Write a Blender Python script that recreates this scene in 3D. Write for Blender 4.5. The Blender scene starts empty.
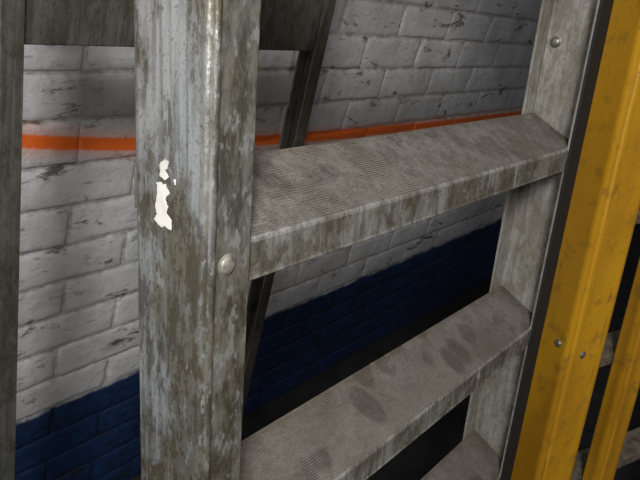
import bpy, bmesh, math, random
from mathutils import Vector, Matrix, noise
random.seed(7)
U=0.37; H=1.10
r=Vector((550,-176,639)).normalized()
s=Vector((-154,1838,639)); s=(s-r*s.dot(r)).normalized()
n=r.cross(s)
LEAN=math.radians(14)
dn=(s*math.cos(LEAN)+n*math.sin(LEAN)); m=(n*math.cos(LEAN)-s*math.sin(LEAN)); up=-dn
P0=Vector((-0.1095,0,1))
CAM=Vector((0,0,H-P0.dot(up)*U))
def D(v): return Vector((v.dot(r),v.dot(m),v.dot(up)))
def W(v): return D(v)*U+CAM
def frame(o,x,y,z):
    M=Matrix.Identity(4)
    for i,a in enumerate((x,y,z)):
        a=D(a)
        for j in range(3): M[j][i]=a[j]
    o=W(o)
    for j in range(3): M[j][3]=o[j]
    return M
col=bpy.context.scene.collection
# ---------- shader helpers
class N:
    def __init__(s_,name):
        s_.mat=bpy.data.materials.new(name); s_.mat.use_nodes=True
        s_.t=s_.mat.node_tree; s_.t.nodes.clear()
        s_.out=s_.t.nodes.new('ShaderNodeOutputMaterial'); s_.b=s_.t.nodes.new('ShaderNodeBsdfPrincipled')
        s_.t.links.new(s_.b.outputs[0],s_.out.inputs[0])
        s_.tc=s_.t.nodes.new('ShaderNodeTexCoord'); s_.geo=s_.t.nodes.new('ShaderNodeNewGeometry')
    def set(s_,inp,v):
        if isinstance(v,bpy.types.NodeSocket): s_.t.links.new(v,inp)
        else: inp.default_value=v
    def P(s_,k,v): s_.set(s_.b.inputs[k],v)
    def math(s_,op,a,b=0.0,c=None,clamp=False):
        x=s_.t.nodes.new('ShaderNodeMath'); x.operation=op; x.use_clamp=clamp
        s_.set(x.inputs[0],a); s_.set(x.inputs[1],b)
        if c is not None: s_.set(x.inputs[2],c)
        return x.outputs[0]
    def map(s_,v,sc=(1,1,1),loc=(0,0,0)):
        x=s_.t.nodes.new('ShaderNodeMapping'); s_.set(x.inputs[0],v); x.inputs['Scale'].default_value=sc; x.inputs['Location'].default_value=loc
        return x.outputs[0]
    def noise(s_,v,scale,det=4,rough=.55,dist=0):
        x=s_.t.nodes.new('ShaderNodeTexNoise'); s_.set(x.inputs['Vector'],v)
        x.inputs['Scale'].default_value=scale; x.inputs['Detail'].default_value=det; x.inputs['Roughness'].default_value=rough; x.inputs['Distortion'].default_value=dist
        return x.outputs[0]
    def rng(s_,v,a,b,c=0.,d=1.):
        x=s_.t.nodes.new('ShaderNodeMapRange'); x.interpolation_type='SMOOTHSTEP'
        s_.set(x.inputs[0],v)
        for i,q in enumerate((a,b,c,d)): s_.set(x.inputs[i+1],q)
        return x.outputs[0]
    def mix(s_,f,a,b):
        x=s_.t.nodes.new('ShaderNodeMix'); x.data_type='RGBA'
        s_.set(x.inputs[0],f)
        for i,q in ((6,a),(7,b)):
            s_.set(x.inputs[i], q if isinstance(q,bpy.types.NodeSocket) else (*q,1))
        return x.outputs[2]
    def mul(s_,a,b): return s_.math('MULTIPLY',a,b,clamp=True)
    def bump(s_,h,st=.3,d=.002):
        x=s_.t.nodes.new('ShaderNodeBump'); x.inputs['Strength'].default_value=st; x.inputs['Distance'].default_value=d
        s_.set(x.inputs['Height'],h); s_.P('Normal',x.outputs[0])
    def sep(s_,v):
        x=s_.t.nodes.new('ShaderNodeSeparateXYZ'); s_.set(x.inputs[0],v); return x.outputs

def metal(name,base=(.275,.285,.285),dark=(.062,.058,.046),ochre=(.185,.160,.095),light=(.47,.50,.52),amt=.85,met=.55,rough=.38,st=.5,flange=0.):
    k=N(name); o=k.tc.outputs['Object']
    A=k.noise(k.map(o,(1,1,st)),20,6,.6,.2)
    B=k.noise(k.map(o,(1,1,st*.7),(5,2,1)),62,8,.74,.15)
    C=k.noise(k.map(o,(1,1,st*.10),(1,7,3)),190,4,.55,.1)
    F=k.noise(k.map(o,(1,1,.5),(3,3,9)),170,5,.65)
    S=k.noise(o,520,3,.6)
    c=k.mix(k.rng(A,.38,.62),light,base)
    c=k.mix(k.mul(k.rng(C,.45,.62),.55),c,tuple(x*.55 for x in base))
    c=k.mix(k.mul(k.rng(A,.49,.60),amt*.6),c,ochre)
    c=k.mix(k.mul(k.rng(B,.52,.58),amt*.8),c,dark)
    c=k.mix(k.mul(k.mul(k.rng(F,.50,.57),k.rng(A,.40,.56)),amt*.9),c,tuple(x*.62 for x in ochre))
    c=k.mix(k.mul(k.rng(B,.43,.37),.75),c,light)
    c=k.mix(k.mul(k.rng(C,.36,.30),.7),c,light)  # pale streaks in the colour, painting flash highlights onto the left stile
    c=k.mix(k.mul(k.rng(S,.57,.66),.45),c,dark)
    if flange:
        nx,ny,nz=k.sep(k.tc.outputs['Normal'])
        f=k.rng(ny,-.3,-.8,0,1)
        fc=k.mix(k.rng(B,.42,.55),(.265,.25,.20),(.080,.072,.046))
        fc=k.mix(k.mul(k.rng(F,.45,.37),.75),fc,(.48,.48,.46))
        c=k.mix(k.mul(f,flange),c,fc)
    k.P('Base Color',c); k.P('Metallic',met); k.P('Roughness',k.rng(B,.35,.65,rough-.08,rough+.25))
    k.bump(k.math('ADD',B,k.math('MULTIPLY',S,.4)),.45,.0012)
    return k.mat
M_alu=metal('weathered_aluminium',flange=.75)
M_alu_in=metal('pale_aluminium',base=(.31,.30,.27),dark=(.14,.13,.105),ochre=(.26,.235,.175),light=(.39,.385,.36),amt=.5,met=.35,rough=.45,st=.9)
M_rear=metal('dull_aluminium',base=(.14,.135,.115),dark=(.045,.042,.033),ochre=(.11,.10,.07),light=(.19,.185,.165),amt=.6,met=.4)
def tread_mat():
    k=N('grimy_tread'); o=k.tc.outputs['Object']
    a=k.noise(k.map(o,(.6,1,1)),16,5,.6,.2); b=k.noise(o,55,7,.68,.2); g=k.noise(o,520,3,.6)
    c=k.mix(k.rng(a,.35,.65),(.150,.132,.116),(.210,.189,.170))
    c=k.mix(k.mul(k.rng(b,.52,.68),.45),c,(.090,.078,.066))
    c=k.mix(k.mul(k.rng(g,.55,.68),.35),c,(.31,.29,.27))
    c=k.mix(k.mul(k.rng(g,.45,.33),.45),c,(.070,.062,.053))
    v=k.t.nodes.new('ShaderNodeTexVoronoi'); k.set(v.inputs['Vector'],k.map(o,(1,.8,0),(.013,.01,0))); v.inputs['Scale'].default_value=27
    f=k.mul(k.rng(v.outputs['Distance'],.44,.30),k.rng(a,.44,.52))
    c=k.mix(k.mul(f,.65),c,(.062,.053,.046))
    x,y,z=k.sep(o)
    ed=k.math('MAXIMUM',k.rng(y,.052,.062,0,.6),k.rng(x,.515,.56,0,.7))
    c=k.mix(k.mul(ed,k.rng(b,.35,.55,.4,1)),c,(.095,.075,.052))
    k.P('Base Color',c); k.P('Metallic',0); k.P('Roughness',.92); k.P('Specular IOR Level',.25); k.bump(k.math('ADD',b,g),.3,.0008)
    return k.mat
M_tread=tread_mat()
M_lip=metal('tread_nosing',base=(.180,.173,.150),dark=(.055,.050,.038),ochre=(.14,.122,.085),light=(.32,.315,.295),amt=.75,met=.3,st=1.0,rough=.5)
M_edge=metal('worn_tread_edge',base=(.38,.37,.35),dark=(.12,.11,.09),ochre=(.24,.22,.18),light=(.56,.56,.55),amt=.6,met=.5,st=1.0)
def simple(name,c,rough=.6,met=0,var=.25,scale=60):
    k=N(name); a=k.noise(k.tc.outputs['Object'],scale,5,.6)
    k.P('Base Color',k.mix(k.rng(a,.35,.7),c,tuple(x*(1-var) for x in c))); k.P('Roughness',rough); k.P('Metallic',met); k.bump(a,.15,.001)
    return k.mat
M_black=simple('black_strip_and_feet',(.010,.010,.011),.75)
M_rivet=simple('rivet_steel',(.40,.385,.34),.5,.4,.6,200)
M_screw=simple('screw_steel',(.30,.29,.27),.4,.7,.3,300)
M_white=simple('white_paint_splash',(.88,.88,.85),.7)
def yellow():
    k=N('yellow_fibreglass'); o=k.tc.outputs['Object']
    b=k.noise(o,38,6,.62); z=k.noise(o,300,3,.6); A=k.noise(k.map(o,(1,1,.4)),9,3,.5)
    sc=k.noise(k.map(o,(1,1,.03),(2,1,1)),260,2,.5)
    c=k.mix(k.rng(A,.40,.65),(.56,.285,.010),(.43,.205,.009))
    c=k.mix(k.mul(k.rng(b,.52,.68),.5),c,(.20,.105,.02))
    c=k.mix(k.mul(k.rng(sc,.64,.71),.55),c,(.15,.08,.02))
    c=k.mix(k.mul(k.rng(z,.63,.70),.6),c,(.07,.045,.02))
    k.P('Base Color',c); k.P('Roughness',.45); k.bump(b,.1,.0008)
    return k.mat
M_yel=yellow()
M_rung=simple('yellow_ladder_rung_alloy',(.17,.14,.105),.7,.1,.6,60)

# ---------- mesh helpers
def obj(name,me,mat,parent=None,mods=()):
    o=bpy.data.objects.new(name,me); col.objects.link(o)
    for mm in (mat if isinstance(mat,(list,tuple)) else [mat]): me.materials.append(mm)
    if parent: o.parent=parent
    return o
def empty(name,M):
    e=bpy.data.objects.new(name,None); e.empty_display_size=.1; col.objects.link(e); e.matrix_world=M; return e
def prism(name,prof,a,b,axis,mat,parent,bev=0,segs=2,smooth=False,cuts=0):
    me=bpy.data.meshes.new(name); bm=bmesh.new(); rings=[]
    for i in range(cuts+2):
        t=a+(b-a)*i/(cuts+1)
        rings.append([bm.verts.new((p[0],p[1],t) if axis=='z' else (t,p[0],p[1])) for p in prof])
    k=len(prof)
    for q in range(len(rings)-1):
        for i in range(k):
            bm.faces.new((rings[q][i],rings[q][(i+1)%k],rings[q+1][(i+1)%k],rings[q+1][i]))
    bm.faces.new(rings[0][::-1]); bm.faces.new(rings[-1])
    bmesh.ops.recalc_face_normals(bm,faces=bm.faces); bm.to_mesh(me); bm.free()
    o=obj(name,me,mat,parent)
    if bev:
        x=o.modifiers.new('bevel','BEVEL'); x.width=bev; x.segments=segs; x.limit_method='ANGLE'; x.angle_limit=math.radians(35)
    if smooth:
        for p in me.polygons: p.use_smooth=True
        try: me.set_sharp_from_angle(angle=math.radians(35))
        except Exception: pass
    return o
def arc(cx,cy,R,a0,a1,k=5):
    return [(cx+R*math.cos(math.radians(a0+(a1-a0)*i/k)),cy+R*math.sin(math.radians(a0+(a1-a0)*i/k))) for i in range(k+1)]
def cprof(x0,x1,y0,y1,t,R):
    sg=1 if x1>x0 else -1; w=abs(x1-x0)
    p=[(w,y0),(w,y0+t),(t,y0+t),(t,y1-t),(w,y1-t),(w,y1)]
    p+=arc(R,y1-R,R,90,180)+arc(R,y0+R,R,180,270)
    return [(x0+sg*a,b) for a,b in p]
def dome(name,loc,axis,R,hgt,mat,parent):
    me=bpy.data.meshes.new(name); bm=bmesh.new(); rings=[]
    prof=[(1.25,0),(1.2,.12),(1.0,.18)]+[(math.cos(a),.18+.82*math.sin(a)) for a in [math.pi/2*i/5 for i in range(1,5)]]
    ax=Vector(axis).normalized(); t1=ax.orthogonal().normalized(); t2=ax.cross(t1)
    for (q,h) in prof:
        rings.append([bm.verts.new(Vector(loc)+ax*h*hgt+(t1*math.cos(6.2832*i/20)+t2*math.sin(6.2832*i/20))*q*R) for i in range(20)])
    for a,b in zip(rings,rings[1:]):
        for i in range(20): bm.faces.new((a[i],a[(i+1)%20],b[(i+1)%20],b[i]))
    bm.faces.new(rings[-1]); bmesh.ops.recalc_face_normals(bm,faces=bm.faces)
    for f in bm.faces: f.smooth=True
    bm.to_mesh(me); bm.free(); return obj(name,me,mat,parent)

# ---------- aluminium step ladder
lad=empty('aluminium_step_ladder',frame(P0,r,n,-s))
u=U
ZB=-1.115; ZT=.80
LX=-.102
prism('stile_left',cprof(LX*u,-.008*u,-.010*u,.158*u,.009*u,.012*u),ZB,ZT,'z',M_alu,lad,.0009,2,True,cuts=30)
prism('stile_left_bead',[((LX+.006)*u,-.010*u+.0003)]+arc((LX+.014)*u,-.010*u,.0065*u,180,360,6)+[((LX+.022)*u,-.010*u+.0003)],ZB,ZT,'z',M_alu,lad,0,1,True)
prism('stile_right',cprof(1.520*u,1.425*u,-.003*u,.178*u,.009*u,.010*u),ZB,ZT,'z',M_alu_in,lad,.0006,2,True,cuts=10)
prism('stile_right_edge_strip',[(1.418*u,-.011*u),(1.526*u,-.011*u),(1.526*u,.10*u),(1.5215*u,.10*u),(1.5215*u,-.0035*u),(1.418*u,-.0035*u)],ZB,ZT,'z',M_black,lad,.0005,2)  # near-black strip over the right stile's front flange and outer side
for nm,x0,x1 in (('foot_left',(LX-.01)*u,.0),('foot_right',1.41*u,1.53*u)):
    prism(nm,[(x0,-.018*u),(x1,-.018*u),(x1,.186*u),(x0,.186*u)],ZB-.003,ZB+.03,'z',M_black,lad,.003,2)
SP=.643*u
def tread_profile():
    d=.168*u; rise=.088*u; T=.010*u; pts=[]
    K=30
    nx,nz=-rise/math.hypot(d,rise),d/math.hypot(d,rise)
    e0=.035
    for i in range(K):
        for (f,h) in ((.05,0),(.28,.0006),(.62,.0006),(.85,0)):
            q=e0+(1-e0-.02)*(i+f)/K
            pts.append((d*q+nx*h,rise*q+nz*h))
    pts.append((d,rise)); pts.append((d,rise-.06*u)); pts.append((d-T,rise-.06*u)); pts.append((d-T,rise-T*1.2))
    pts.append((T,-T*.6)); pts.append((T,-.062*u)); pts.append((T*1.8,-.064*u)); pts.append((T*1.8,-.070*u)); 
    pts.append((.003*u,-.072*u)); pts+= [(-.003*u,-.068*u),(-.001*u,-.063*u),(0,-.006*u),(.001*u,-.001*u),(.004*u,.003*u)]
    return pts
tp=tread_profile()
for i,kz in enumerate((2,1,0,-1,-2,-3)):
    o=prism('tread_%d'%(i+1),tp,(LX+.008)*u,1.510*u,'x',[M_tread,M_lip,M_edge],lad,0,1,False)
    for p in o.data.polygons:
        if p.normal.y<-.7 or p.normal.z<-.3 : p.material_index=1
        if p.center.y<.0045*u and p.center.z>-.005*u and abs(p.normal.x)<.5: p.material_index=2
    for v in o.data.vertices: v.co.z+=kz*SP
    o.data.update()
    prism('tread_%d_seam'%(i+1),[(-.0045*u,-.069*u+kz*SP),(.002*u,-.069*u+kz*SP),(.004*u,.004*u+kz*SP),(-.0025*u,.0005*u+kz*SP)],1.02*u,1.026*u,'x',M_edge,lad)
dome('rivet_left_1',(-.056*u,-.010*u,-.0094),(0,-1,0),.0055,.0024,M_rivet,lad)
dome('rivet_left_2',(-.056*u,-.010*u,-.0094-2*SP),(0,-1,0),.0055,.0024,M_rivet,lad)
dome('bolt_right_1',(1.511*u,.052,.119),(-1,0,0),.0055,.003,M_screw,lad)
def splash(name,pts):
    me=bpy.data.meshes.new(name); bm=bmesh.new(); vs=[]
    K=len(pts)
    for i in range(K):
        p,q=Vector(pts[i]),Vector(pts[(i+1)%K])
        for t in range(5):
            w=p.lerp(q,t/5)
            d=Vector((noise.noise(Vector((w.x*.9,w.y*.9,1.7))),noise.noise(Vector((w.x*.9,w.y*.9,8.3)))))*.8
            w=w+d
            vs.append(bm.verts.new((LX*u-.0004,.0305-w.x*.00135,.026+w.y*.00112)))
    bm.faces.new(vs); bmesh.ops.recalc_face_normals(bm,faces=bm.faces)
    bmesh.ops.triangulate(bm,faces=bm.faces); bm.to_mesh(me); bm.free(); obj(name,me,M_white,lad)
splash('paint_splash_1',[(-3,14),(0,17.5),(3.5,18),(3,14),(1.5,12.5),(4,10),(1,7.5),(-2.5,9),(-2,12)])
splash('paint_splash_2',[(-4.5,5),(-1,6.5),(2,5.5),(4.5,2),(1.5,-1.5),(3.2,-5),(2.4,-8.5),(5.5,-11.5),(5.5,-17),(1,-16),(-1.5,-17.5),(-6,-14.5),(-4,-11),(-5.5,-8),(-4.5,-3),(-3.5,0)])
splash('paint_splash_3',[(7,9),(8.2,10),(8,7.5),(7,7)])
# rear frame
b=Vector((-293,1234,639)); b=(b-r*b.dot(r)).normalized()
RM=frame(Vector((-.840,0,1.79)),r,r.cross(b),-b)
rear=empty('rear_frame',Matrix.Identity(4)); rear.parent=lad
bpy.context.view_layer.update(); rear.matrix_parent_inverse=Matrix.Identity(4); rear.matrix_basis=lad.matrix_world.inverted()@RM
zr=-(W(Vector((-.840,0,1.79))).z)/D(-b).z+.022
L2=1.16*u
prism('rear_leg_left',cprof(-.062*u,0,0,.080*u,.008*u,.008*u),zr,.75,'z',M_rear,rear,.0006,2,True)
prism('rear_leg_right',cprof(L2,L2-.062*u,0,.080*u,.008*u,.008*u),zr,.75,'z',M_rear,rear,.0006,2,True)
for i,q in enumerate((.54*u,-1.75*u)):
    prism('rear_brace_%d'%(i+1),cprof(.010*u,.07*u,q,q+.19*u,.008*u,.006*u),-.055*u,L2-.01*u,'x',M_rear,rear,.0006,2,True)

# ---------- yellow ladder
th=math.radians(20)
e=r*math.cos(th)-n*math.sin(th); n2=n*math.cos(th)+r*math.sin(th)
CY=Vector((253/639,112/639,1))*2.35
yl=empty('yellow_fibreglass_ladder',frame(CY,e,n2,-s))
oz=W(CY).z; zb=-oz/D(-s).z+.03
def ridged(x0,w,y0,dep):
    p=[(x0+w,y0+.004),(x0+w,y0+.008),(x0+.008,y0+.008),(x0+.008,y0+dep-.004),(x0+w,y0+dep-.004),(x0+w,y0+dep)]
    p+=arc(x0+.004,y0+dep-.004,.004,90,180)
    p+=[(x0,y0+.018),(x0-.0012,y0+.016),(x0-.0012,y0+.009),(x0,y0+.007)]
    p+=arc(x0+.004,y0+.004,.004,180,270)
    p+=[(x0+.010,y0),(x0+.012,y0+.0015),(x0+w-.016,y0+.0015),(x0+w-.013,y0),(x0+w-.006,y0)]
    return p
prism('rail_left',ridged(0,.200*u,0,.27*u),zb,.85,'z',M_yel,yl,.0005,2,True)
prism('rail_inner',ridged(.46*u,.12*u,.03*u,.09*u),zb,.85,'z',M_yel,yl,.0005,2,True)
prism('rail_right',ridged(1.5*u,.12*u,.03*u,.20*u),zb,.85,'z',M_yel,yl,.0005,2,True)
for j in range(7):
    zc=-.19*u+.643*u*(j-3)
    prism('rung_%d'%(j+1),[(.125*u,zc-.035*u),(.125*u,zc+.01*u),(.13*u,zc+.015*u),(.24*u,zc+.04*u),(.24*u,zc+.02*u),(.14*u,zc-.035*u)],.02*u,1.55*u,'x',M_rung,yl,.001,2)
for k,(x,y,zc,ax) in enumerate(((0.0,.07*u,0,(-1,0,0)),(.07*u,.0015,-.03*u,(0,-1,0)))):
    dome('screw_%d'%(k+1),(x,y,zc),ax,.0048,.0022,M_screw,yl)
prism('foot_left',[(-.01*u,-.01*u),(.215*u,-.01*u),(.215*u,.28*u),(-.01*u,.28*u)],zb-.003,zb+.04,'z',M_black,yl,.003,2)

# ---------- wall
YW=U*2.1
def wall_mat():
    k=N('painted_brick'); p=k.geo.outputs['Position']; x,y,zc=k.sep(p)
    at=k.t.nodes.new('ShaderNodeAttribute'); at.attribute_name='joint'; J=at.outputs['Fac']
    a=k.noise(p,9,6,.6); f=k.noise(p,55,6,.65,.3); g=k.noise(p,260,3,.6); bb=k.noise(k.map(p,(1,1,2.4),(4,2,7)),12,7,.72,.5)
    sc=k.noise(k.map(p,(1,1,5),(1,2,3)),26,5,.65,.3)
    c=k.mix(k.rng(a,.35,.7),(.76,.77,.80),(.58,.58,.59))
    c=k.mix(k.mul(k.rng(f,.52,.70),.38),c,(.40,.385,.37))
    c=k.mix(k.mul(J,k.rng(f,.35,.62,.08,.6)),c,(.26,.24,.225))
    c=k.mix(k.mul(k.rng(bb,.575,.66),.9),c,(.10,.085,.075))
    c=k.mix(k.mul(k.rng(sc,.60,.69),.6),c,(.18,.16,.145))
    c=k.mix(k.mul(k.rng(g,.60,.74),.3),c,(.30,.28,.26))
    ex=k.math('POWER',2.71828,k.math('MULTIPLY',k.math('SUBTRACT',x,.407),-2.2))
    zl=k.math('MULTIPLY_ADD',ex,.069,.824)
    d=k.math('ABSOLUTE',k.math('SUBTRACT',k.math('ADD',zc,k.math('MULTIPLY',k.math('SUBTRACT',f,.5),.006)),zl))
    core=k.rng(d,.008,.015,1,0); haze=k.math('MULTIPLY',k.rng(d,.008,.036,1,0),.36)
    of=k.math('MULTIPLY',k.math('MAXIMUM',core,haze),k.rng(g,.75,.55,.75,1.))
    c=k.mix(of,c,(1.0,.175,.018))
    e_=k.math('ADD',zc,k.math('MULTIPLY',k.math('SUBTRACT',k.noise(p,14,4,.6),.5),.018))
    bl=k.mix(k.rng(f,.35,.7),(.009,.038,.130),(.004,.018,.062))
    bl=k.mix(k.mul(J,.6),bl,(.004,.009,.025))
    bl=k.mix(k.rng(bb,.54,.66),bl,(.012,.013,.017))
    c=k.mix(k.rng(e_,.355,.346),c,bl)
    k.P('Base Color',c); k.P('Roughness',.65); k.bump(k.math('ADD',f,k.math('MULTIPLY',a,2.0)),.5,.004)
    return k.mat
M_wall=wall_mat()
bm=bmesh.new(); jl=bm.verts.layers.float.new('joint')
def vert(x,y,z,j):
    v=bm.verts.new((x,y,z)); v[jl]=j; return v
CH=.0705; BL=.212; G=.0015
X0,X1,ZT2=-1.2,4.4,2.6
mz=YW+.0034
q=[vert(X0,mz,0,1),vert(7,mz,0,1),vert(7,mz,ZT2,1),vert(X0,mz,ZT2,1)]; bm.faces.new(q)
row=0; z0=0.0
while z0<ZT2-.01:
    xx=X0+(BL/2 if row%2 else 0)
    while xx<X1:
        xo=random.uniform(-.003,.003); dy=random.uniform(-.0010,.0010)
        a0,a1,b0,b1=xx+G+xo,xx+BL-G+xo,z0+G,z0+CH-G
        rings=[]
        for ins,yy,j in ((0,mz+.0006,1),(.0022,YW+.0019,.6),(.006,YW+.0005,.12),(.012,YW,0)):
            pts=[]
            for t in range(8): pts.append((a0+(a1-a0)*t/7,b0))
            for t in range(1,4): pts.append((a1,b0+(b1-b0)*t/3))
            for t in range(1,8): pts.append((a1-(a1-a0)*t/7,b1))
            for t in range(1,3): pts.append((a0,b1-(b1-b0)*t/3))
            cx,cz=(a0+a1)/2,(b0+b1)/2; ring=[]
            for (px,pz) in pts:
                sx=1-ins/((a1-a0)/2); sz=1-ins/((b1-b0)/2)
                X=cx+(px-cx)*sx; Z=cz+(pz-cz)*sz
                w=noise.noise(Vector((px*22,pz*22,0)))*.003
                ring.append(vert(X+w,yy+(dy if ins>0 else 0),Z+w*.9,j))
            rings.append(ring)
        K=len(rings[0])
        for A,B in zip(rings,rings[1:]):
            for t in range(K): bm.faces.new((A[t],A[(t+1)%K],B[(t+1)%K],B[t])).smooth=True
        bm.faces.new(rings[-1]).smooth=True
        xx+=BL
    z0+=CH; row+=1
bmesh.ops.recalc_face_normals(bm,faces=bm.faces)
me=bpy.data.meshes.new('wall_back')
bm.to_mesh(me); bm.free()
obj('wall_back',me,M_wall)
me=bpy.data.meshes.new('floor'); me.from_pydata([(-2,-2.5,0),(7,-2.5,0),(7,YW+.006,0),(-2,YW+.006,0)],[],[(0,1,2,3)])
obj('floor',me,simple('dark_floor',(.026,.025,.025),.85,0,.7,14))

# ---------- lights
def light(name,typ,loc,target,energy,colr,size=.1,sy=None):
    l=bpy.data.lights.new(name,typ); l.energy=energy; l.color=colr
    if typ=='AREA':
        l.size=size
        if sy: l.shape='RECTANGLE'; l.size_y=sy
    else: l.shadow_soft_size=size
    o=bpy.data.objects.new(name,l); col.objects.link(o); o.location=loc
    o.rotation_euler=(Vector(target)-Vector(loc)).to_track_quat('-Z','Y').to_euler(); return o
light('phone_flash','POINT',W(Vector((-.05,-.06,.02))),(1,1,1),1.6,(1,.97,.93),.008)
light('added_front_light','AREA',W(Vector((.10,-.9,-2.5))),W(Vector((.2,.2,2))),22,(1,.97,.92),.30)  # unseen light added behind the camera to set shadow offset and falloff
light('ceiling_lamp','AREA',(-.1,-1.1,2.5),(.7,.4,.9),6,(1,.96,.9),.8)
w=bpy.data.worlds.new('world'); bpy.context.scene.world=w; w.use_nodes=True
w.node_tree.nodes['Background'].inputs[0].default_value=(.9,.93,1,1); w.node_tree.nodes['Background'].inputs[1].default_value=.06
# ---------- camera
cd=bpy.data.cameras.new('camera'); cam=bpy.data.objects.new('camera',cd); col.objects.link(cam)
cd.sensor_width=36; cd.lens=36*639/640; cd.clip_start=.01
cam.matrix_world=frame(Vector((0,0,0)),Vector((1,0,0)),Vector((0,-1,0)),Vector((0,0,-1)))
bpy.context.scene.camera=cam
bpy.context.scene.view_settings.view_transform='Standard'
